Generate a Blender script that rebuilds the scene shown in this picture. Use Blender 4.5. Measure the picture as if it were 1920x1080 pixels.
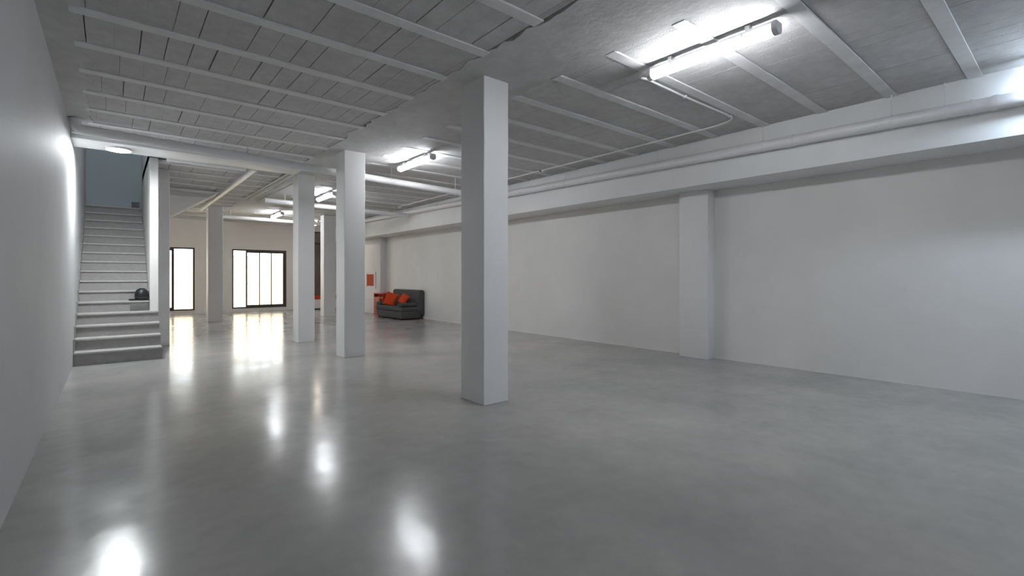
import bpy, bmesh, math, random
from mathutils import Vector, Matrix
random.seed(7)
for o in list(bpy.data.objects): bpy.data.objects.remove(o)
S = bpy.context.scene
COL = S.collection

# ------------------------------------------------------------------ camera
F_PX, HORIZON, YAW, CAM_H = 897.5, 519.0, 39.81, 1.40
cd = bpy.data.cameras.new('camera'); cam = bpy.data.objects.new('camera', cd); COL.objects.link(cam)
cd.sensor_width = 36.0; cd.lens = F_PX/1920*36.0
cd.shift_y = -(540-HORIZON)/1920.0
cam.location = (0, 0, CAM_H); cam.rotation_euler = (math.radians(90), 0, math.radians(-YAW))
cd.clip_end = 300
S.camera = cam

# ------------------------------------------------------------------ world, exposure, lamp strengths
W = bpy.data.worlds.new('sky'); S.world = W; W.use_nodes = True
bg = W.node_tree.nodes['Background']
bg.inputs['Color'].default_value = (0.80, 0.89, 1.0, 1); bg.inputs['Strength'].default_value = 6.0
S.view_settings.view_transform = 'Standard'; S.view_settings.look = 'None'
S.view_settings.exposure = 0.0; S.view_settings.gamma = 1.0; S.view_settings.use_curve_mapping = False
TUBE_E, DISC_E = 77.0, 400.0
sd = bpy.data.lights.new('sun', 'SUN'); sun = bpy.data.objects.new('sun', sd); COL.objects.link(sun)
sd.energy = 11.0; sd.angle = math.radians(1.0); sd.color = (1.0, 0.93, 0.82)
sun.rotation_euler = Vector((0.62, 0.30, -0.72)).to_track_quat('-Z', 'Y').to_euler(); sun.location = (0, 30, 12)

# ------------------------------------------------------------------ materials
def mat(name, color, rough=0.6, var=0.06, vscale=3.0, bump=0.0, bscale=40.0, metal=0.0, spec=0.5, coat=0.0, var2=0.0, v2scale=0.5, tint=None, rvar=0.0):
    m = bpy.data.materials.new(name); m.use_nodes = True
    nt = m.node_tree; N = nt.nodes; L = nt.links
    b = N['Principled BSDF']
    b.inputs['Roughness'].default_value = rough; b.inputs['Metallic'].default_value = metal
    b.inputs['Specular IOR Level'].default_value = spec
    b.inputs['Coat Weight'].default_value = coat; b.inputs['Coat Roughness'].default_value = 0.08
    tc = N.new('ShaderNodeTexCoord')
    geo = N.new('ShaderNodeNewGeometry')
    def noise(scale, detail=4, rough_=0.55):
        n = N.new('ShaderNodeTexNoise'); n.inputs['Scale'].default_value = scale
        n.inputs['Detail'].default_value = detail; n.inputs['Roughness'].default_value = rough_
        L.new(geo.outputs['Position'], n.inputs['Vector']); return n
    c = tuple(color)
    def ramp(n, a, bcol):
        r = N.new('ShaderNodeValToRGB'); r.color_ramp.elements[0].position = 0.3; r.color_ramp.elements[1].position = 0.7
        r.color_ramp.elements[0].color = (*a, 1); r.color_ramp.elements[1].color = (*bcol, 1)
        L.new(n.outputs['Fac'], r.inputs['Fac']); return r
    lo = tuple(x*(1-var) for x in c); hi = tuple(min(1, x*(1+var)) for x in c)
    r1 = ramp(noise(vscale), lo, hi); out = r1.outputs['Color']
    if var2:
        t = tint or (1-var2,)*3
        r2 = ramp(noise(v2scale, 5, 0.62), t, (1, 1, 1))
        mx = N.new('ShaderNodeMixRGB'); mx.blend_type = 'MULTIPLY'; mx.inputs['Fac'].default_value = 1.0
        L.new(out, mx.inputs['Color1']); L.new(r2.outputs['Color'], mx.inputs['Color2']); out = mx.outputs['Color']
    L.new(out, b.inputs['Base Color'])
    if rvar:
        mr = N.new('ShaderNodeMapRange'); mr.inputs['From Min'].default_value = 0.3; mr.inputs['From Max'].default_value = 0.7
        mr.inputs['To Min'].default_value = rough-rvar; mr.inputs['To Max'].default_value = rough+rvar
        L.new(noise(1.6, 5).outputs['Fac'], mr.inputs['Value']); L.new(mr.outputs['Result'], b.inputs['Roughness'])
    if bump:
        bp = N.new('ShaderNodeBump'); bp.inputs['Strength'].default_value = 1.0; bp.inputs['Distance'].default_value = bump
        L.new(noise(bscale, 3).outputs['Fac'], bp.inputs['Height']); L.new(bp.outputs['Normal'], b.inputs['Normal'])
    return m

def emit(name, color, strength):
    m = bpy.data.materials.new(name); m.use_nodes = True
    nt = m.node_tree; nt.nodes.clear()
    e = nt.nodes.new('ShaderNodeEmission'); o = nt.nodes.new('ShaderNodeOutputMaterial')
    e.inputs['Color'].default_value = (*color, 1); e.inputs['Strength'].default_value = strength
    nt.links.new(e.outputs[0], o.inputs[0]); return m

M = {}
M['wall'] = mat('white_wall_paint', (0.75, 0.735, 0.715), 0.55, 0.03, 1.2, 0.0012, 25, var2=0.05, v2scale=0.8)
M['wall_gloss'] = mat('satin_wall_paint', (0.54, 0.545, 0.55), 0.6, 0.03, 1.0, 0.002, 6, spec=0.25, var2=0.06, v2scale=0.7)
M['column'] = mat('white_column_paint', (0.76, 0.755, 0.745), 0.5, 0.025, 1.5, 0.001, 30)
M['beam'] = mat('white_beam_paint', (0.78, 0.78, 0.775), 0.5, 0.03, 1.5, 0.0015, 18)
M['block'] = mat('painted_ceiling_block', (0.60, 0.59, 0.585), 0.85, 0.08, 9.0, 0.006, 90, var2=0.14, v2scale=1.1)
M['joist'] = mat('painted_ceiling_joist', (0.77, 0.765, 0.76), 0.75, 0.06, 5.0, 0.003, 40, var2=0.08, v2scale=1.3)
M['plaster'] = mat('rough_ceiling_plaster', (0.60, 0.595, 0.585), 0.85, 0.07, 6.0, 0.005, 10, var2=0.14, v2scale=1.6)
M['slab'] = mat('dark_slab_concrete', (0.10, 0.095, 0.09), 0.9, 0.1, 4)
M['stairwell'] = mat('blue_grey_stairwell', (0.42, 0.475, 0.495), 0.6, 0.03, 1.5, 0.001, 25)  # stairwell surfaces bluer and darker than the room walls
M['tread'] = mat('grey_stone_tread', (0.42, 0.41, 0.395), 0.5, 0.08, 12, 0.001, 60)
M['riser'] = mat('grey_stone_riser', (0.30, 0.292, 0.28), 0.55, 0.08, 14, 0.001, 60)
M['pipe'] = mat('white_plastic_pipe', (0.76, 0.76, 0.76), 0.35, 0.03, 4, 0.0, 10)
M['conduit'] = mat('white_conduit', (0.74, 0.73, 0.71), 0.4, 0.03, 6)
M['conduit_grey'] = mat('grey_conduit', (0.42, 0.41, 0.39), 0.45, 0.06, 6)
M['metal'] = mat('galvanised_metal', (0.45, 0.45, 0.45), 0.4, 0.06, 20, metal=0.8)
M['black_box'] = mat('dark_junction_plastic', (0.05, 0.05, 0.05), 0.5, 0.1, 12)
M['fixture'] = mat('white_fixture_plastic', (0.70, 0.70, 0.71), 0.4, 0.02, 8)
M['fixture_grey'] = mat('grey_fixture_housing', (0.48, 0.49, 0.51), 0.45, 0.03, 8)
M['frame'] = mat('dark_brown_aluminium', (0.045, 0.035, 0.03), 0.4, 0.12, 8)
M['sofa'] = mat('grey_sofa_fabric', (0.085, 0.086, 0.084), 0.95, 0.14, 60, 0.002, 300, spec=0.2)
M['sofa_dark'] = mat('dark_grey_sofa_fabric', (0.072, 0.073, 0.073), 0.95, 0.14, 60, 0.002, 300, spec=0.2)
M['orange'] = mat('orange_cushion_fabric', (0.55, 0.06, 0.014), 0.9, 0.10, 40, 0.002, 200, spec=0.2)
M['red_wood'] = mat('orange_red_lacquer', (0.42, 0.038, 0.010), 0.45, 0.08, 8)
M['red_edge'] = mat('pale_orange_edge', (0.52, 0.10, 0.04), 0.45, 0.05, 8)
M['canvas'] = mat('orange_canvas', (0.45, 0.055, 0.009), 0.7, 0.06, 6)
M['white_wood'] = mat('white_lacquer', (0.75, 0.73, 0.70), 0.4, 0.03, 6)
M['brown'] = mat('brown_door_panel', (0.12, 0.10, 0.088), 0.5, 0.12, 5)
M['black'] = mat('black_plastic', (0.012, 0.012, 0.013), 0.45, 0.15, 20)
M['panel'] = mat('grey_panel', (0.16, 0.155, 0.15), 0.7, 0.1, 15)
M['patio'] = mat('cream_patio_render', (0.86, 0.75, 0.58), 0.8, 0.04, 1.0)
M['patio_floor'] = mat('yellow_patio_tile', (0.72, 0.60, 0.34), 0.7, 0.06, 2.0)
M['street'] = mat('grey_forecourt_paving', (0.45, 0.47, 0.5), 0.8, 0.06, 1.0)
M['tube'] = emit('lit_tube', (0.93, 0.955, 1.0), TUBE_E)
M['tube_cool'] = emit('lit_cool_tube', (0.70, 0.84, 1.0), TUBE_E*1.1)
M['tube_warm'] = emit('lit_warm_tube', (1.0, 0.90, 0.76), TUBE_E*0.9)
M['disc'] = emit('lit_disc', (0.93, 0.97, 1.0), DISC_E)

# polished floor: clouded grey, glossy, slightly wavy
def floor_mat():
    m = mat('polished_concrete', (0.42, 0.402, 0.38), 0.19, 0.05, 7.0, 0.0, 1, spec=0.45, var2=0.26, v2scale=0.55, tint=(0.68, 0.695, 0.72), rvar=0.05)
    nt = m.node_tree; N = nt.nodes; L = nt.links; b = N['Principled BSDF']
    geo = N.new('ShaderNodeNewGeometry')
    hs = []
    for sc, d in ((1.1, 0.0022), (4.5, 0.0017), (22.0, 0.00008)):
        n = N.new('ShaderNodeTexNoise'); n.inputs['Scale'].default_value = sc; n.inputs['Detail'].default_value = 2
        L.new(geo.outputs['Position'], n.inputs['Vector'])
        mu = N.new('ShaderNodeMath'); mu.operation = 'MULTIPLY'; mu.inputs[1].default_value = d
        L.new(n.outputs['Fac'], mu.inputs[0]); hs.append(mu)
    a = N.new('ShaderNodeMath'); a.operation = 'ADD'; L.new(hs[0].outputs[0], a.inputs[0]); L.new(hs[1].outputs[0], a.inputs[1])
    c = N.new('ShaderNodeMath'); c.operation = 'ADD'; L.new(a.outputs[0], c.inputs[0]); L.new(hs[2].outputs[0], c.inputs[1])
    bp = N.new('ShaderNodeBump'); bp.inputs['Strength'].default_value = 1.0; bp.inputs['Distance'].default_value = 1.0
    L.new(c.outputs[0], bp.inputs['Height']); L.new(bp.outputs['Normal'], b.inputs['Normal'])
    return m
M['floor'] = floor_mat()

def glass_mat():
    m = bpy.data.materials.new('window_glass'); m.use_nodes = True
    nt = m.node_tree; N = nt.nodes; L = nt.links; N.clear()
    t = N.new('ShaderNodeBsdfTransparent'); g = N.new('ShaderNodeBsdfGlossy'); g.inputs['Roughness'].default_value = 0.02
    t.inputs['Color'].default_value = (0.95, 0.96, 0.95, 1)
    fr = N.new('ShaderNodeFresnel'); fr.inputs['IOR'].default_value = 1.45
    mx = N.new('ShaderNodeMixShader'); o = N.new('ShaderNodeOutputMaterial')
    L.new(fr.outputs[0], mx.inputs[0]); L.new(t.outputs[0], mx.inputs[1]); L.new(g.outputs[0], mx.inputs[2]); L.new(mx.outputs[0], o.inputs[0])
    return m
M['glass'] = glass_mat()

# ------------------------------------------------------------------ mesh helpers
def box(bm, lo, hi, bev=0.0, seg=2):
    x0, y0, z0 = lo; x1, y1, z1 = hi
    vs = [bm.verts.new(p) for p in ((x0,y0,z0),(x1,y0,z0),(x1,y1,z0),(x0,y1,z0),(x0,y0,z1),(x1,y0,z1),(x1,y1,z1),(x0,y1,z1))]
    fs = [bm.faces.new([vs[i] for i in f]) for f in ((3,2,1,0),(4,5,6,7),(0,1,5,4),(1,2,6,5),(2,3,7,6),(3,0,4,7))]
    if bev:
        es = set(e for f in fs for e in f.edges)
        bmesh.ops.bevel(bm, geom=list(es), offset=bev, segments=seg, profile=0.5, affect='EDGES')
    return vs
def prism(bm, pts, axis, a, b):
    """extrude polygon pts (2-D) along axis from a to b"""
    def p3(p, t):
        return {'x': (t, p[0], p[1]), 'y': (p[0], t, p[1]), 'z': (p[0], p[1], t)}[axis]
    A = [bm.verts.new(p3(p, a)) for p in pts]; B = [bm.verts.new(p3(p, b)) for p in pts]
    n = len(pts); bm.faces.new(A); bm.faces.new(B[::-1])
    for i in range(n): bm.faces.new((A[i], B[i], B[(i+1) % n], A[(i+1) % n]))
def tube(bm, pts, r, seg=12, caps=True):
    pts = [Vector(p) for p in pts]; rings = []
    rr = r if isinstance(r, (list, tuple)) else [r]*len(pts)
    prev = None
    for i, p in enumerate(pts):
        if i == 0: d = pts[1]-p
        elif i == len(pts)-1: d = p-pts[i-1]
        else: d = (pts[i+1]-p).normalized()+(p-pts[i-1]).normalized()
        d.normalize()
        if prev is None:
            up = Vector((0, 0, 1)) if abs(d.z) < 0.9 else Vector((1, 0, 0))
            u = d.cross(up).normalized()
        else:
            u = (prev - d*prev.dot(d)).normalized()
        prev = u; v = d.cross(u)
        rings.append([bm.verts.new(p+(u*math.cos(2*math.pi*k/seg)+v*math.sin(2*math.pi*k/seg))*rr[i]) for k in range(seg)])
    for a, b in zip(rings, rings[1:]):
        for k in range(seg): bm.faces.new((a[k], a[(k+1) % seg], b[(k+1) % seg], b[k]))
    if caps: bm.faces.new(rings[0][::-1]); bm.faces.new(rings[-1])
def arc(c, a, b, n=6):
    """round corner at c between points a and b (quadratic)"""
    a, b, c = Vector(a), Vector(b), Vector(c)
    return [tuple(a*(1-t)**2 + c*2*t*(1-t) + b*t*t) for t in [i/n for i in range(n+1)]]
def obj(name, bm, m, parent=None, loc=None, smooth=False, angle=40):
    bmesh.ops.recalc_face_normals(bm, faces=bm.faces[:])
    me = bpy.data.meshes.new(name); bm.to_mesh(me); bm.free()
    if smooth:
        for p in me.polygons: p.use_smooth = True
        try: me.set_sharp_from_angle(angle=math.radians(angle))
        except Exception: pass
    me.materials.append(M[m] if isinstance(m, str) else m)
    o = bpy.data.objects.new(name, me); COL.objects.link(o)
    if parent: o.parent = parent
    if loc: o.location = loc
    return o
def bobj(name, boxes, m, parent=None, bev=0.0, loc=None, smooth=None, seg=2):
    bm = bmesh.new()
    for lo, hi in boxes: box(bm, lo, hi, bev, seg)
    return obj(name, bm, m, parent, loc, smooth=bool(bev) if smooth is None else smooth)
def tag(o, label=None, cat=None, group=None, kind=None):
    if label: o['label'] = label
    if cat: o['category'] = cat
    if group: o['group'] = group
    if kind: o['kind'] = kind
    return o
def empty(name, loc, label, cat, group=None, rz=0):
    o = bpy.data.objects.new(name, None); COL.objects.link(o); o.location = loc; o.rotation_euler = (0, 0, rz); o.empty_display_size = 0.1
    return tag(o, label, cat, group)
def struct(o, label=None):
    o['kind'] = 'structure'
    if label: o['label'] = label
    return o

# ------------------------------------------------------------------ room dimensions
XL, XR, YF, YB, ZC = -0.48, 7.95, -3.2, 21.65, 3.595
BX, BZ = 7.27, 2.88            # long beam on the right: face and underside
SX0, SX1 = 0.528, 0.656        # wall beside the stairs
SY0, T, R1, RR = 10.10, 0.28, 0.21, 0.187
def nose(k): return R1 + (k-1)*RR
LAND_Y, LAND_Z, SHT = SY0+15*T, nose(16), 6.2
SHB = LAND_Y+0.36             # back of the stairwell
UF = 1.15                     # depth of the upper flight

struct(bobj('floor', [((XL-0.15, YF-0.15, -0.12), (XR+0.15, YB+0.15, 0))], 'floor'), 'polished grey concrete floor')
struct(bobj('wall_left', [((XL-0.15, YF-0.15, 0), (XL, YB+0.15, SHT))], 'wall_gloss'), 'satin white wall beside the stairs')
struct(bobj('wall_right', [((XR, YF-0.15, 0), (XR+0.15, YB+0.15, ZC+0.2))], 'wall'), 'long plain white wall on the right')
W1 = (0.30, 2.38, 0.13, 2.50); W2 = (3.62, 5.63, 0.13, 2.50); D3 = (6.35, 7.82, 0.0, 3.38)
def wall_with_holes(x0, x1, z1, y0, y1, holes):
    out = []; x = x0
    for (a, b, c, d) in holes:
        out.append(((x, y0, 0), (a, y1, z1)))
        if c > 0: out.append(((a, y0, 0), (b, y1, c)))
        if d < z1: out.append(((a, y0, d), (b, y1, z1)))
        x = b
    out.append(((x, y0, 0), (x1, y1, z1))); return out
struct(bobj('wall_back', wall_with_holes(XL, XR, ZC+0.2, YB, YB+0.15, [W1, W2, D3]), 'wall'), 'far white wall with the glazed doors')
struct(bobj('wall_front', wall_with_holes(XL, XR, ZC+0.2, YF-0.15, YF, [(3.8, 4.7, 0, 2.2)]), 'wall'), 'white wall with a narrow street opening added for light')  # opening behind the camera, put in to admit daylight

# ------------------------------------------------------------------ ceiling: slab, joists, blocks, plaster bands
def slab():
    bm = bmesh.new(); z0, z1 = ZC+0.045, ZC+0.2
    box(bm, (XL, YF, z0), (XR, SY0+0.1, z1)); box(bm, (SX0, SY0+0.1, z0), (XR, LAND_Y, z1))
    box(bm, (SX1, LAND_Y, z0), (XR, SHB+0.12, z1)); box(bm, (XL, SHB+0.12, z0), (XR, YB, z1))
    return obj('ceiling', bm, 'slab')
ceil = struct(slab(), 'ceiling of painted blocks between joists')
C0, C1 = 2.80, 3.76
def jag(x, y0, y1, amp, rnd, step=0.09):
    out = []; y = y0; v = 0
    while y < y1:
        v = 0.6*v + rnd.uniform(-amp, amp); out.append((x+v, y)); y += step*rnd.uniform(0.6, 1.4)
    out.append((x, y1)); return out
def band(x0, x1, y0, y1, a0, a1, z=ZC-0.008):
    rnd = random.Random(int(x0*100)+5)
    L_ = jag(x0, y0, y1, a0, rnd) if a0 else [(x0, y0), (x0, y1)]
    R_ = jag(x1, y0, y1, a1, rnd) if a1 else [(x1, y0), (x1, y1)]
    bm = bmesh.new(); prism(bm, L_ + R_[::-1], 'z', z, ZC+0.044)
    bmesh.ops.triangulate(bm, faces=[f for f in bm.faces if len(f.verts) > 4])
    o = obj('plaster_band', bm, 'plaster', ceil); return o
band(C0, C1, YF, YB, 0.035, 0.035)
band(XL, XL+0.25, YF, SY0-0.45, 0, 0.02)
band(XL, 0.2, SHB+0.12, YB, 0, 0.02)

# project to photo pixels, used only to rank ceiling pieces by how large they show
cy, sy = math.cos(math.radians(YAW)), math.sin(math.radians(YAW))
def px(x, y, z):
    d = sy*x+cy*y
    if d < 0.3: return None
    return (960+F_PX*(cy*x-sy*y)/d, HORIZON-F_PX*(z-CAM_H)/d, d)
sides = [(-0.25, C0, 5.30, 0.757), (C1, BX, 0.78, 0.735)]
blocks = []
JW = 0.125
for si, (x0, x1, yo, sp) in enumerate(sides):
    k0 = math.floor((YF-yo)/sp)
    ys = [yo+sp*k for k in range(k0, k0+45) if YF-0.5 < yo+sp*k < YB+0.5]
    jm = {}
    for y in ys:
        if not (YF+0.1 < y < YB-0.1): continue
        xa = x0
        if si == 0 and SY0-0.3 < y < SHB+0.1: xa = SX1
        key = round(xa, 2)
        if key not in jm:
            bm = bmesh.new(); box(bm, (xa-0.03, -JW/2, ZC-0.012), (x1+0.03, JW/2, ZC+0.044), 0.004, 1)
            jo = obj('joist', bm, 'joist', ceil, (0, y, 0)); jm[key] = jo
        else:
            jo = jm[key].copy(); COL.objects.link(jo); jo.parent = ceil; jo.location = (0, y, 0)
    for ya, yb in zip(ys, ys[1:]):
        ym = (ya+yb)/2; x = x0; 
        if ym < YF or ym > YB: continue
        rnd = random.Random(int(ya*1000)+si*77)
        x += rnd.uniform(-0.15, 0.0)
        ga, gb = rnd.choice((0.001, 0.003, 0.007)), rnd.choice((0.001, 0.003, 0.007))
        while x < x1-0.02:
            w = 0.195; xa, xb = max(x, x0-0.02), min(x+w, x1+0.02); x += w
            if xb-xa < 0.03: continue
            if si == 0 and SY0-0.35 < ym < SHB+0.3 and xa < SX1: continue
            g = rnd.choice([0.001]*3+[0.004]*4+[0.008]*3+[0.013]) if si == 0 else rnd.choice([0.0015]*4+[0.004]*4+[0.007])
            blocks.append((xa, xb-g, ya+JW/2+ga, yb-JW/2-gb, rnd.uniform(0, 0.0015)))
def score(b):
    pts = [px(b[i], b[j], ZC) for i in (0, 1) for j in (2, 3)]
    if any(p is None for p in pts): return 0
    u = [p[0] for p in pts]; v = [p[1] for p in pts]
    if max(u) < 0 or min(u) > 1920 or max(v) < 0 or min(v) > 1080: return 0
    return 1/(pts[0][2]**2)+1e-4
blocks.sort(key=score, reverse=True)
proto = {}
for b in blocks[:300]:
    wx, wy = round(b[1]-b[0], 4), round(b[3]-b[2], 4)
    key = (wx, wy)
    loc = ((b[0]+b[1])/2, (b[2]+b[3])/2, ZC+b[4])
    if key in proto:
        o = proto[key].copy(); COL.objects.link(o); o.parent = ceil; o.location = loc
    else:
        bm = bmesh.new(); box(bm, (-wx/2, -wy/2, 0), (wx/2, wy/2, 0.038))
        proto[key] = obj('ceiling_block', bm, 'block', ceil, loc)
bm = bmesh.new()
for b in blocks[300:]: box(bm, (b[0], b[2], ZC+b[4]), (b[1], b[3], ZC+0.04))
tag(obj('distant_ceiling_blocks', bm, 'block', ceil), kind='stuff')

# long beam on the right, cross beam over the stairs, pilasters
struct(bobj('trim_1', [((BX, YF, BZ), (XR, YB, ZC+0.044))], 'beam', bev=0.006), 'long white downstand beam along the right wall')
CB_Y0, CB_Y1, CB_Z = 9.55, 10.2, 3.45
struct(bobj('trim_2', [((XL, CB_Y0, CB_Z), (C0, CB_Y1, ZC+0.044))], 'beam', bev=0.006), 'white cross beam at the head of the stair opening')
struct(bobj('trim_3', [((7.71, 4.09, 0), (XR, 4.62, BZ))], 'column', bev=0.006), 'white pilaster on the right wall, nearest one')
struct(bobj('trim_4', [((7.71, 16.98, 0), (XR, YB, BZ))], 'column', bev=0.006), 'white pilaster on the right wall behind the sofa')
struct(bobj('baseboard_right', [((7.66, 17.25, 0), (7.71, 20.2, 0.54))], 'wall', bev=0.004), 'low plinth below the orange picture')

# ------------------------------------------------------------------ columns
def column(x, y, w, d, label, h=ZC-0.008, skirt=True):
    o = empty('column', (x+w/2, y+d/2, 0), label, 'column', 'square white columns')
    bm = bmesh.new(); n = 10; rnd = random.Random(int(x*31+y*17))
    rings = []
    for i in range(n+1):
        z = h*i/n; e = [rnd.uniform(-0.0025, 0.0025) for _ in range(4)]
        b_ = 0.006
        ring = []
        for (sx, sy_) in ((-1,-1),(1,-1),(1,1),(-1,1)):
            cx_, cy_ = sx*w/2+e[0], sy_*d/2+e[1]
            if (sx, sy_) in ((-1,-1),(1,1)): ring += [(cx_, cy_-sy_*b_, z), (cx_-sx*b_, cy_, z)]
            else: ring += [(cx_-sx*b_, cy_, z), (cx_, cy_-sy_*b_, z)]
        rings.append([bm.verts.new(p) for p in ring])
    for a, b in zip(rings, rings[1:]):
        for k in range(8): bm.faces.new((a[k], a[(k+1) % 8], b[(k+1) % 8], b[k]))
    bm.faces.new(rings[0][::-1]); bm.faces.new(rings[-1])
    obj('shaft', bm, 'column', o)
    if skirt:   # uneven grout line where the shaft meets the floor
        bm = bmesh.new(); box(bm, (-w/2-0.006, -d/2-0.006, 0), (w/2+0.006, d/2+0.006, 0.006)); obj('base_joint', bm, 'conduit_grey', o)
    return o
column(3.09, 4.185, 0.345, 0.44, 'nearest white square column standing alone in the middle')
column(3.06, 8.18, 0.37, 0.40, 'second white square column behind the nearest one')
column(3.02, 10.72, 0.34, 0.38, 'white square column just left of the second column')
column(5.72, 17.25, 0.42, 0.36, 'slim white column far back between two nearer columns')
column(2.26, 17.40, 0.40, 0.38, 'far white column between the two bright glazed doors')
column(0.62, 12.0, 0.27, 0.38, 'white column against the wall end beside the stairs')

# ------------------------------------------------------------------ stair shell and staircase
struct(bobj('wall_stair', [((SX0, SY0+4*T, 0), (SX1, SHB, SHT)), ((SX0, CB_Y1, ZC+0.045), (SX1, SY0+4*T, SHT))], 'wall'), 'white wall along the right side of the stairs')
struct(bobj('wall_stairwell', [((XL, SHB, 0), (SX1, SHB+0.12, SHT)), ((XL, CB_Y1-0.12, ZC+0.2), (SX1, CB_Y1, SHT))], 'stairwell'), 'blue-grey wall at the head of the stairs')
struct(bobj('ceiling_stairwell', [((XL, CB_Y1-0.12, SHT), (SX1, 10.9, SHT+0.15)), ((XL, 12.4, SHT), (SX1, SHB+0.12, SHT+0.15))], 'stairwell'), 'roof of the stairwell with a skylight opening added for light')  # roof gap added out of view to bring light into the stairwell
st = empty('staircase', (0, SY0, 0), 'straight grey stone staircase rising along the left wall', 'stairs')
bm = bmesh.new()
pts = [(0.03, 0)]
for k in range(1, 17):
    z = nose(k)-0.03; y = (k-1)*T+0.03
    pts += [(y, z)] if k == 1 else [(y, nose(k-1)-0.03), (y, z)]
pts += [(SHB-SY0, LAND_Z-0.03), (SHB-SY0, LAND_Z-0.2), (15*T, LAND_Z-0.2), (15*T-0.1, LAND_Z-0.35), (1.6, 0)]
prism(bm, [(min(a, SHB-SY0-0.004), b) for a, b in pts], 'x', XL+0.002, SX0-0.002)
bmesh.ops.triangulate(bm, faces=[f for f in bm.faces if len(f.verts) > 4])
obj('stair_core', bm, 'wall', st)
obj_w = bobj('stair_core', [((SX0, 0.03, 0), (0.63, 4*T, nose(1)-0.03))] + [((SX0, (k-1)*T+0.03, nose(k-1)-0.03), (0.63, 4*T, nose(k)-0.03)) for k in (2, 3, 4)], 'riser', st)
for k in range(1, 17):
    x1 = 0.645 if k <= 4 else SX0-0.004
    y0 = (k-1)*T; z1 = nose(k); zb = 0 if k == 1 else nose(k-1)
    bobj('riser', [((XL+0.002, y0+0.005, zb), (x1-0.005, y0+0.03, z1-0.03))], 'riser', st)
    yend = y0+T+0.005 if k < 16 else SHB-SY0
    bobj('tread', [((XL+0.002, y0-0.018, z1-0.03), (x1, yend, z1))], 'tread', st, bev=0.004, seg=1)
    if k > 1 and k < 16:   # stepped skirting strip on the left wall
        bobj('skirting', [((XL, y0-T+0.0, zb), (XL+0.012, y0+0.03, z1+0.02))], 'riser', st)
# flight that turns right from the landing, seen from below
fl = empty('upper_flight', (SX1, LAND_Y, 0), 'sloping underside of the upper stair flight below the ceiling', 'stairs')
prof_f = [(0.0, LAND_Z-0.2), (0.32, LAND_Z-0.2), (1.45, ZC-0.02), (0.0, ZC-0.02)]
bm = bmesh.new(); prism(bm, prof_f, 'y', 0.0, UF); obj('stair_core', bm, 'wall', fl)
bm = bmesh.new(); prism(bm, [(0.0, LAND_Z-0.2), (0.32, LAND_Z-0.2), (1.45, ZC-0.02), (0.0, ZC-0.02)], 'y', -0.03, -0.001); obj('side_panel', bm, 'wall', fl)
# ------------------------------------------------------------------ glazed doors on the far wall
def sliding(name, x0, x1, z0, z1, fixed_right, label, leaf_x):
    """dark frame, one fixed pane and one sliding leaf with a thick frame"""
    o = empty(name, ((x0+x1)/2, YB+0.02, z0), label, 'glazed door'); o['kind'] = 'structure'
    del o['category']
    w2 = (x1-x0)/2; h = z1-z0; t = 0.055
    bobj('frame', [((-w2, 0, 0), (-w2+t, 0.09, h)), ((w2-t, 0, 0), (w2, 0.09, h)), ((-w2+t, 0, h-t), (w2-t, 0.09, h)), ((-w2+t, 0, 0), (w2-t, 0.09, t))], 'frame', o)
    lx = leaf_x-(x0+x1)/2
    if fixed_right: la, lb, fa, fb = -w2+t, lx, lx, w2-t
    else: la, lb, fa, fb = lx, w2-t, -w2+t, lx
    g = 0.075; s = 0.055
    leaf = bobj('leaf_frame', [((la, 0.005, t), (la+s, 0.05, h-t)), ((lb-g, 0.005, t), (lb, 0.05, h-t)), ((la+s, 0.005, h-t-g), (lb-g, 0.05, h-t)), ((la+s, 0.005, t), (lb-g, 0.05, t+g))], 'frame', o)
    n = 3 if not fixed_right else 2
    wpane = (lb-g-la-s)/n
    for i in range(n):
        bobj('pane', [((la+s+wpane*i+0.002, 0.025, t+g), (la+s+wpane*(i+1)-0.002, 0.031, h-t-g))], 'glass', leaf)
        if i: bobj('glazing_bar', [((la+s+wpane*i-0.02, 0.012, t+g), (la+s+wpane*i+0.02, 0.042, h-t-g))], 'frame', leaf)
    bobj('pane', [((fa, 0.065, t), (fb, 0.071, h-t))], 'glass', o)
    hx = la+s*0.5 if not fixed_right else lb-g*0.5
    bm = bmesh.new(); tube(bm, [(hx, 0.005, 1.0), (hx, -0.04, 1.0), (hx+0.1, -0.045, 0.985)], 0.011, 8); obj('handle', bm, 'frame', leaf, smooth=True)
    bobj('sill', [((-w2-0.02, -0.035, -0.035), (w2+0.02, 0.0, -0.003))], 'wall', o, bev=0.004)
    return o
sliding('window_1', W1[0], W1[1], W1[2], W1[3], True, 'dark framed glazed door partly hidden by the stair column', 1.74)
sliding('window_2', W2[0], W2[1], W2[2], W2[3], False, 'dark framed sliding glazed door with four panes of light', 4.11)
d3 = empty('door_3', ((D3[0]+D3[1])/2, YB+0.02, 0), 'tall brown door in the far right corner', 'door'); d3['kind'] = 'structure'; del d3['category']
w2 = (D3[1]-D3[0])/2
bobj('frame', [((-w2, 0, 0), (-w2+0.06, 0.1, 3.38)), ((w2-0.06, 0, 0), (w2, 0.1, 3.38)), ((-w2+0.06, 0, 3.32), (w2-0.06, 0.1, 3.38)), ((-w2+0.06, 0, 2.82), (w2-0.06, 0.1, 2.9))], 'frame', d3)
bobj('door_leaf', [((-w2+0.06, 0.02, 0.01), (-0.004, 0.065, 2.82))], 'brown', d3, bev=0.003)
bobj('door_leaf', [((0.004, 0.02, 0.01), (w2-0.06, 0.065, 2.82))], 'brown', d3, bev=0.003)
bobj('transom_panel', [((-w2+0.06, 0.03, 2.9), (w2-0.06, 0.05, 3.32))], 'panel', d3)

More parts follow.
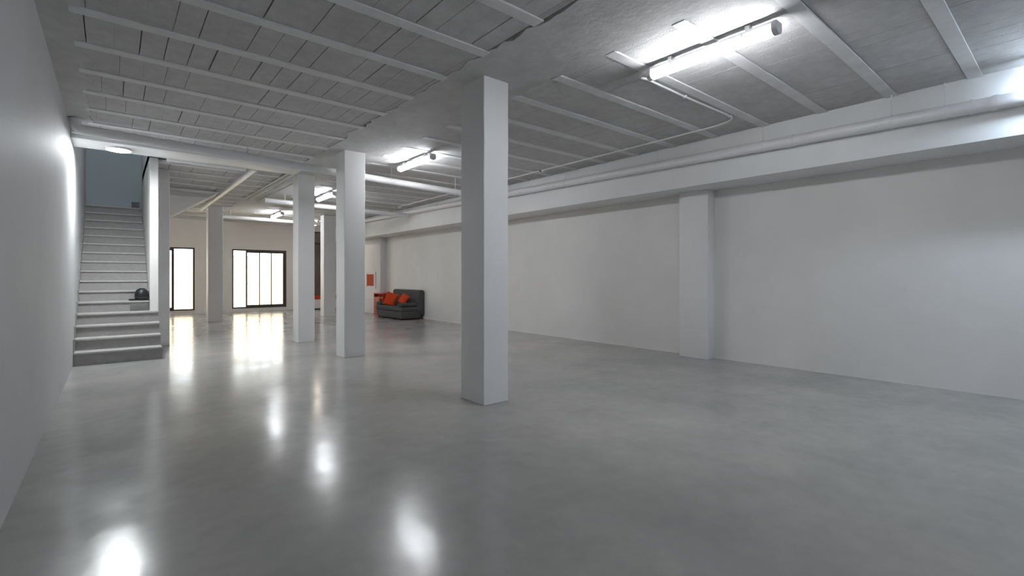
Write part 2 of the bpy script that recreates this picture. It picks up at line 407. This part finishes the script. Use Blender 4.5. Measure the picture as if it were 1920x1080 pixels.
# patio behind the far doors, forecourt behind the camera
struct(bobj('floor_patio', [((XL-4, YB+0.15, -0.12), (XR+3, YB+4.2, 0.02))], 'patio_floor'), 'sunlit yellow patio floor outside the doors')
struct(bobj('wall_patio', [((XL-4, YB+4.2, -0.12), (XR+3, YB+4.4, 2.4))], 'patio'), 'cream patio wall outside the doors')
struct(bobj('floor_forecourt', [((-8, YF-14, -0.14), (16, YF-0.15, -0.02))], 'street'), 'grey paving outside the added street opening')

# ------------------------------------------------------------------ lamps
def batten(x, y0, y1, label, z=ZC, group='ceiling batten lamps', tube_m='tube'):
    L_ = y1-y0; o = empty('batten_lamp', (x, (y0+y1)/2, z), label, 'lamp', group)
    h = L_/2
    bm = bmesh.new(); prism(bm, [(-0.044, -0.040), (-0.046, -0.006), (-0.038, 0), (0.038, 0), (0.046, -0.006), (0.044, -0.040)], 'y', -h+0.012, h-0.012); obj('housing', bm, 'fixture_grey', o)
    bm = bmesh.new()
    pr = [(0.054*math.cos(t), -0.064+0.044*math.sin(t)) for t in [math.pi*0.90+math.pi*1.20*i/18 for i in range(19)]]
    prism(bm, pr, 'y', -h+0.045, h-0.045); obj('diffuser', bm, tube_m, o, smooth=True)
    for s in (-1, 1):
        a, b = sorted((s*h, s*(h-0.045)))
        pr2 = [(0.057*math.cos(t), -0.064+0.047*math.sin(t)) for t in [math.pi+math.pi*i/12 for i in range(13)]] + [(0.052, -0.01), (-0.052, -0.01)]
        bm = bmesh.new(); prism(bm, pr2, 'y', a, b); obj('end_cap', bm, 'fixture', o, smooth=True)
        for xs in (-1, 1):
            xa_, xb_ = sorted((xs*0.044, xs*0.060)); bobj('clip', [((xa_, s*h*0.55-0.006, -0.052), (xb_, s*h*0.55+0.006, -0.024))], 'metal', o)
        bobj('bracket', [((-0.03, s*h*0.6-0.02, -0.012), (0.03, s*h*0.6+0.02, 0.05))], 'metal', o)
    return o
batten(4.27, 1.64, 2.90, 'lit batten lamp nearest the camera, trailing a white cable', ZC-0.055)
batten(4.26, 7.24, 8.52, 'lit batten lamp seen just left of the nearest column', ZC-0.055)
batten(4.26, 12.03, 13.31, 'lit batten lamp seen between the second and third columns', ZC-0.055)
batten(4.27, 16.90, 18.18, 'small far batten lamp above the bright sliding door', ZC-0.055)
lb = batten(6.98, -0.92, 0.38, 'batten lamp beside the pipe at the right edge', 3.41, tube_m='tube_cool')
for s_ in (-1, 1):
    bm = bmesh.new(); tube(bm, [(0, s_*0.4, -0.01), (0, s_*0.4, ZC-3.41+0.002)], 0.006, 6); obj('hanger_rod', bm, 'metal', lb)
batten(0.45, 18.2, 19.5, 'added unseen warm batten lamp behind the stairs near the far wall', ZC-0.055, tube_m='tube_warm')  # unseen lamp, added to brighten the far wall
batten(6.15, 19.0, 19.8, 'warm batten lamp glimpsed between columns above the brown door', ZC-0.055, tube_m='tube_warm')
o = empty('disc_lamp', (0.07, 9.88, CB_Z), 'round lit disc lamp over the foot of the stairs', 'lamp')
bm = bmesh.new(); tube(bm, [(0, 0, 0), (0, 0, -0.035)], 0.158, 32); obj('ring', bm, 'fixture', o, smooth=True)
bm = bmesh.new(); tube(bm, [(0, 0, -0.0352), (0, 0, -0.038), (0, 0, -0.040)], [0.155, 0.150, 0.12], 32); obj('diffuser', bm, 'disc', o, smooth=True)

# ------------------------------------------------------------------ pipes and conduits
def pipe(name, pts, r, label, group=None, m='pipe', collars=(), hangers=(), seg=16, cat='pipe', ztop=ZC-0.01):
    p0 = Vector(pts[0]); o = empty(name, p0, label, cat, group)
    rel = [tuple(Vector(p)-p0) for p in pts]
    bm = bmesh.new(); tube(bm, rel, r, seg); obj('pipe_run', bm, m, o, smooth=True)
    P = [Vector(p) for p in rel]
    def at(t):
        ln = [(b-a).length for a, b in zip(P, P[1:])]; d = t*sum(ln)
        for a, b, l in zip(P, P[1:], ln):
            if d <= l: return a+(b-a)*(d/l), (b-a).normalized()
            d -= l
        return P[-1], (P[-1]-P[-2]).normalized()
    for t, w in collars:
        c, d = at(t); bm = bmesh.new(); tube(bm, [c-d*w/2, c+d*w/2], r*1.1, seg); obj('coupling', bm, m, o, smooth=True)
    for t in hangers:
        c, d = at(t); bm = bmesh.new(); tube(bm, [c-d*0.012, c+d*0.012], r*1.07, seg); obj('clamp', bm, 'pipe', o, smooth=True)
        top = ztop-p0.z
        if top-c.z-r > 0.01:
            bm = bmesh.new(); tube(bm, [c+Vector((0, 0, r)), Vector((c.x, c.y, top))], 0.006, 6); obj('hanger_rod', bm, 'pipe', o)
    return o
# long pipe along the right beam
def zr(y): return 3.235+0.0145*y
ya, yb = -3.1, 21.4
tt = lambda y: (y-ya)/(yb-ya)
pipe('drain_pipe', [(7.185, ya, zr(ya)), (7.185, yb, zr(yb))], 0.075, 'long white drain pipe running along the right beam',
     collars=[(tt(0.62), 0.05), (tt(0.80), 0.03), (tt(2.62), 0.10), (tt(9.0), 0.1), (tt(14.0), 0.1)], hangers=[tt(1.02), tt(1.5), tt(2.98), tt(4.7), tt(6.9), tt(9.6), tt(12), tt(15)])
# main cross pipe from the left wall towards the right
z0, z1 = 3.43, 3.28
def zc(x): return 3.43-(x+0.3)*0.027
pts = [(XL+0.08, 8.9, 3.58), (XL+0.085, 8.9, 3.52)] + arc((XL+0.09, 8.9, 3.44), (XL+0.09, 8.9, 3.50), (-0.30, 8.9, 3.435), 6) + [(3.0, 8.9, zc(3.0)), (6.9, 8.9, zc(6.9))]
pipe('drain_pipe', pts, 0.068, 'white drain pipe crossing the ceiling from the left wall', collars=[(0.16, 0.09), (0.40, 0.09), (0.55, 0.09)], hangers=[0.3, 0.645, 0.85])
pipe('drain_pipe', [(XL+0.02, 9.35, 3.50), (0.35, 9.35, 3.50)], 0.03, 'short thin pipe above the round stair lamp')
pipe('drain_pipe', [(0.72, 10.30, 3.475), (1.4, 10.30, 3.47), (1.95, 10.30, 3.465)], 0.055, 'white pipe behind the cross beam right of the stairs', collars=[(0.5, 0.1)])
# pipe from the cross beam back over the far room
pipe('drain_pipe', [(2.10, 10.24, 3.48), (2.10, 10.6, 3.48), (2.06, 17.2, 3.44)], 0.05, 'white pipe running back from the cross beam towards the far column', collars=[(0.01, 0.1), (0.97, 0.1)])
pipe('drain_pipe', [(3.0, 13.55, 3.37), (4.9, 13.55, 3.34), (7.05, 13.55, 3.31)], 0.065, 'lit cross pipe behind the third lamp', collars=[(0.5, 0.09)], hangers=[0.12, 0.6])
pipe('drain_pipe', [(1.2, 18.05, 3.38), (4.0, 18.05, 3.36), (7.1, 18.05, 3.33)], 0.06, 'farthest cross pipe near the sliding door wall', collars=[(0.45, 0.09)], hangers=[0.3, 0.7])
for i, (x, xe, r) in enumerate(((2.80, 2.72, 0.014), (2.86, 2.74, 0.014), (2.92, 2.76, 0.012))):
    pts = [(xe-0.55+0.0, 10.26+0.045*i, 3.55)] + arc((x, 10.26+0.045*i, 3.55), (x-0.1, 10.26+0.045*i, 3.55), (x, 10.38+0.045*i, 3.55), 5) + [(x, 14.2-0.3*i, 3.55)] + [(x, 14.9, 3.55)]
    pipe('conduit', pts, r, ('thin white conduit at the left of the far ceiling bundle', 'thin grey conduit in the middle of the far ceiling bundle', 'thin white conduit at the right of the far ceiling bundle')[i], 'conduit bundle', m=('conduit', 'conduit_grey', 'conduit')[i], seg=8, cat='conduit')
pipe('conduit', [(3.2, 11.7, 3.56), (3.2, 15.2, 3.56)], 0.014, 'single thin grey conduit right of the conduit bundle', m='conduit_grey', seg=8, cat='conduit')
# white conduit serving the nearest lamp, then along the right of the ceiling
zz = ZC-0.024
pts = [(4.27, 2.91, ZC-0.085), (4.27, 2.95, ZC-0.085)] + arc((4.28, 3.07, ZC-0.075), (4.275, 3.0, ZC-0.08), (4.50, 3.09, zz), 5) + [(5.3, 3.10, zz), (6.3, 3.08, zz)] + arc((6.62, 3.08, zz), (6.42, 3.09, zz), (6.67, 3.45, zz), 8) + [(6.70, 5.0, zz), (6.72, 7.0, zz), (6.75, 10.0, zz), (6.80, 13.7, zz)]
c = pipe('conduit', pts, 0.0125, 'white conduit curving from the nearest lamp along the right ceiling', seg=8, cat='conduit')
for p in ((5.3, 3.10), (6.42, 3.09), (6.70, 5.0)):
    bobj('saddle_clip', [((p[0]-0.012-4.27, p[1]-0.02-2.91, 0.045), (p[0]+0.012-4.27, p[1]+0.02-2.91, 0.077))], 'conduit', c)
def jbox(x, y, z, label, s=0.055):
    o = empty('junction_box', (x, y, z), label, 'junction box', 'ceiling junction boxes')
    bobj('box', [((-s, -s, -0.04), (s, s, 0.0))], 'conduit', o, bev=0.006)
    bobj('lid', [((-s*0.9, -s*0.9, -0.046), (s*0.9, s*0.9, -0.0402))], 'fixture', o)
    for dx, dy in ((1, 0.4), (-1, 0.3), (0.3, 1)):
        bm = bmesh.new(); tube(bm, [(dx*s, dy*s, -0.02), (dx*(s+0.035), dy*(s+0.035), -0.02)], 0.014, 8); obj('gland', bm, 'black_box', o, smooth=True)
    return o
jbox(6.78, 7.12, ZC-0.012, 'junction box on the conduit right of the nearest column')
jbox(6.88, 13.75, ZC-0.012, 'far junction box on the ceiling near the right beam')
jbox(0.98, 10.46, ZC-0.03, 'dark junction box beside the head of the stair column', 0.05)
pipe('conduit', [(4.0, 13.7, zz), (6.8, 13.75, zz)], 0.012, 'thin conduit leading left from the far junction box', m='conduit_grey', seg=8, cat='conduit')

# ------------------------------------------------------------------ sofa with cushions
SXa, SYa = 7.06, 14.15
sf = empty('sofa', (SXa+0.42, SYa+0.9, 0), 'grey fabric sofa against the right wall with orange cushions', 'sofa')
sf.scale = (1.0, 1.06, 1.0); sf.location = (SXa+0.43, 15.0, 0)
def cushion_box(name, lo, hi, m, parent, bev, puff=0.0, rot=None, loc=None):
    bm = bmesh.new(); box(bm, lo, hi, bev, 4); return obj(name, bm, m, parent, loc, smooth=True, angle=60)
cushion_box('base', (-0.40, -0.88, 0.035), (0.32, 0.88, 0.30), 'sofa', sf, 0.03)
cushion_box('seat_cushion', (-0.43, -0.90, 0.27), (0.22, 0.90, 0.43), 'sofa', sf, 0.05)
bm = bmesh.new()
prism(bm, [(0.14, 0.30), (0.40, 0.10), (0.44, 0.14), (0.43, 0.90), (0.39, 0.96), (0.31, 0.965), (0.25, 0.93)], 'y', -0.90, 0.90)
bmesh.ops.bevel(bm, geom=bm.edges[:], offset=0.02, segments=3, profile=0.5, affect='EDGES')
obj('backrest', bm, 'sofa', sf, smooth=True, angle=60)
for s in (-1, 1):
    a, b = sorted((s*0.62, s*0.92))
    cushion_box('armrest', (-0.40, a, 0.425), (0.16, b, 0.54), 'sofa_dark', sf, 0.05)
    for xx in (-0.34, 0.28):
        bm = bmesh.new(); tube(bm, [(xx, s*0.8, 0), (xx, s*0.8, 0.05)], [0.02, 0.028], 12); obj('foot', bm, 'black', sf, smooth=True)
def pillow(name, loc, size, rot, label):
    bm = bmesh.new(); n = 12; t = 0.085
    g = {}
    for side in (1, -1):
        for i in range(n+1):
            for j in range(n+1):
                u, v = -1+2*i/n, -1+2*j/n
                if (abs(u) == 1 or abs(v) == 1) and side == -1: g[(side, i, j)] = g[(1, i, j)]; continue
                k = max(0, (1-u**4)*(1-v**4))**0.6
                pin = 1-0.07*(1-abs(u))*(abs(v) > 0.99)-0.07*(1-abs(v))*(abs(u) > 0.99)
                pu = u*size/2*(1-0.06*(1-v*v)); pv = v*size/2*(1-0.06*(1-u*u))
                g[(side, i, j)] = bm.verts.new((pu, side*t*k, pv))
        for i in range(n):
            for j in range(n):
                try: bm.faces.new((g[(side,i,j)], g[(side,i+1,j)], g[(side,i+1,j+1)], g[(side,i,j+1)]))
                except ValueError: pass
    o = obj(name, bm, 'orange', None, loc, smooth=True, angle=80); o.rotation_euler = rot
    return tag(o, label, 'cushion', 'orange sofa cushions')
pillow('cushion', (7.25, 15.12, 0.64), 0.46, (math.radians(-16), math.radians(14), math.radians(-52)), 'large orange cushion at the middle of the grey sofa')
pillow('cushion', (7.45, 14.56, 0.645), 0.39, (math.radians(-26), math.radians(20), math.radians(-86)), 'smaller orange cushion tilted by the near sofa armrest')

# ------------------------------------------------------------------ orange shelf unit behind the sofa
su = empty('shelf_unit', (7.68, 16.57, 0), 'orange-red low shelf unit beside the far end of the sofa', 'shelf unit')
x0, x1, y0, y1, H = -0.23, 0.25, -0.38, 0.39, 0.80
bobj('side_panel', [((x0, y0, 0), (x1, y0+0.025, H-0.03))], 'red_wood', su)
bobj('side_panel', [((x0, y1-0.025, 0), (x1, y1, H-0.03))], 'red_wood', su)
bobj('top_panel', [((x0-0.01, y0-0.005, H-0.03), (x1, y1+0.005, H))], 'red_wood', su, bev=0.003)
bobj('back_panel', [((x1-0.02, y0+0.025, 0.03), (x1, y1-0.025, H-0.03))], 'red_wood', su)
bobj('shelf', [((x0, y0+0.025, 0.63), (x1-0.02, y1-0.025, 0.655))], 'red_edge', su)
bobj('divider', [((x0, -0.06, 0.03), (x1-0.02, -0.035, 0.63))], 'red_edge', su)
bobj('divider', [((x0, -0.06, 0.655), (x1-0.02, -0.035, H-0.03))], 'red_edge', su)
bobj('shelf', [((x0+0.01, y0+0.025, 0.47), (x1-0.02, -0.06, 0.49))], 'red_wood', su)
bobj('base_panel', [((x0+0.02, y0+0.025, 0), (x1-0.02, y1-0.025, 0.03))], 'red_wood', su)
dr = bobj('door', [((x0-0.004, -0.033, 0.035), (x0+0.014, y1-0.028, 0.625))], 'red_wood', su, bev=0.002)
bm = bmesh.new(); tube(bm, [(x0-0.004, 0.0, 0.5), (x0-0.03, 0.0, 0.5)], 0.012, 10); obj('knob', bm, 'red_edge', dr, smooth=True)

# picture on the pilaster wall
pc = empty('picture', (7.705, 17.78, 1.275), 'orange-red picture with a white mount on the far right wall', 'picture')
bobj('frame', [((-0.03, -0.43, -0.32), (0.003, -0.40, 0.32)), ((-0.03, 0.40, -0.32), (0.003, 0.43, 0.32)), ((-0.03, -0.40, 0.29), (0.003, 0.40, 0.32)), ((-0.03, -0.40, -0.32), (0.003, 0.40, -0.29))], 'white_wood', pc)
bobj('mount', [((-0.012, -0.40, -0.29), (0.003, 0.40, 0.29))], 'white_wood', pc)
bobj('canvas', [((-0.025, -0.24, -0.225), (-0.0122, 0.36, 0.225))], 'canvas', pc)

# red topped bench in the far corner
bn = empty('bench', (6.95, 21.25, 0), 'low red-topped white bench by the brown door', 'bench')
bobj('top', [((-0.75, -0.22, 0.44), (0.72, 0.22, 0.60))], 'canvas', bn, bev=0.015)
for xx in (-0.72, 0.64): bobj('side_panel', [((xx, -0.19, 0.05), (xx+0.05, 0.19, 0.44))], 'white_wood', bn)
bobj('front_panel', [((-0.67, -0.19, 0.05), (0.64, -0.165, 0.44))], 'white_wood', bn)
bobj('plinth', [((-0.70, -0.17, 0.0), (0.67, 0.17, 0.05))], 'black', bn)

# ------------------------------------------------------------------ things on the stairs
k = 5; hz = nose(5)
hl = empty('helmet', (0.415, SY0+4*T+0.13, hz), 'black rounded helmet with flat peak on the stairs', 'helmet')
bm = bmesh.new()
prof = [(0.115, 0.0), (0.138, 0.03), (0.148, 0.08), (0.144, 0.13), (0.122, 0.18), (0.085, 0.213), (0.04, 0.229), (0.001, 0.232)]
rings = [[bm.verts.new((0.75*r*math.cos(2*math.pi*i/24), 0.85*r*math.sin(2*math.pi*i/24), z)) for i in range(24)] for r, z in prof]
for a, b in zip(rings, rings[1:]):
    for i in range(24): bm.faces.new((a[i], a[(i+1) % 24], b[(i+1) % 24], b[i]))
bm.faces.new(rings[0][::-1]); bm.faces.new(rings[-1]); obj('shell', bm, 'black', hl, smooth=True)
bm = bmesh.new()
pts = [(-0.04, -0.10), (-0.14, -0.11), (-0.185, -0.08), (-0.195, 0.0), (-0.185, 0.06), (-0.14, 0.09), (-0.04, 0.10)]
prism(bm, pts, 'z', 0.003, 0.03); obj('peak', bm, 'black', hl)
bm = bmesh.new(); tube(bm, [(0.108*math.cos(t), 0.122*math.sin(t), 0.055) for t in [math.pi*(1.1+0.8*i/10) for i in range(11)]], 0.008, 8); obj('rim_band', bm, 'black_box', hl, smooth=True)
bd = bobj('panel', [((-0.115, -0.008, 0), (0.155, 0.0, 0.156))], 'panel', None, bev=0.002, loc=(0.355, SY0+4*T-0.002, nose(4)))  # thin dark rectangle set flat against the riser
tag(bd, 'thin dark grey board flat against the stair riser below the helmet', 'panel')
sb = empty('small_box', (0.41, LAND_Y+0.22, LAND_Z), 'small dark box on the landing at the stair top', 'box')
bobj('box', [((-0.07, -0.06, 0), (0.07, 0.06, 0.14))], 'panel', sb, bev=0.004)
bobj('lid', [((-0.073, -0.063, 0.14), (0.073, 0.063, 0.155))], 'black_box', sb, bev=0.003)
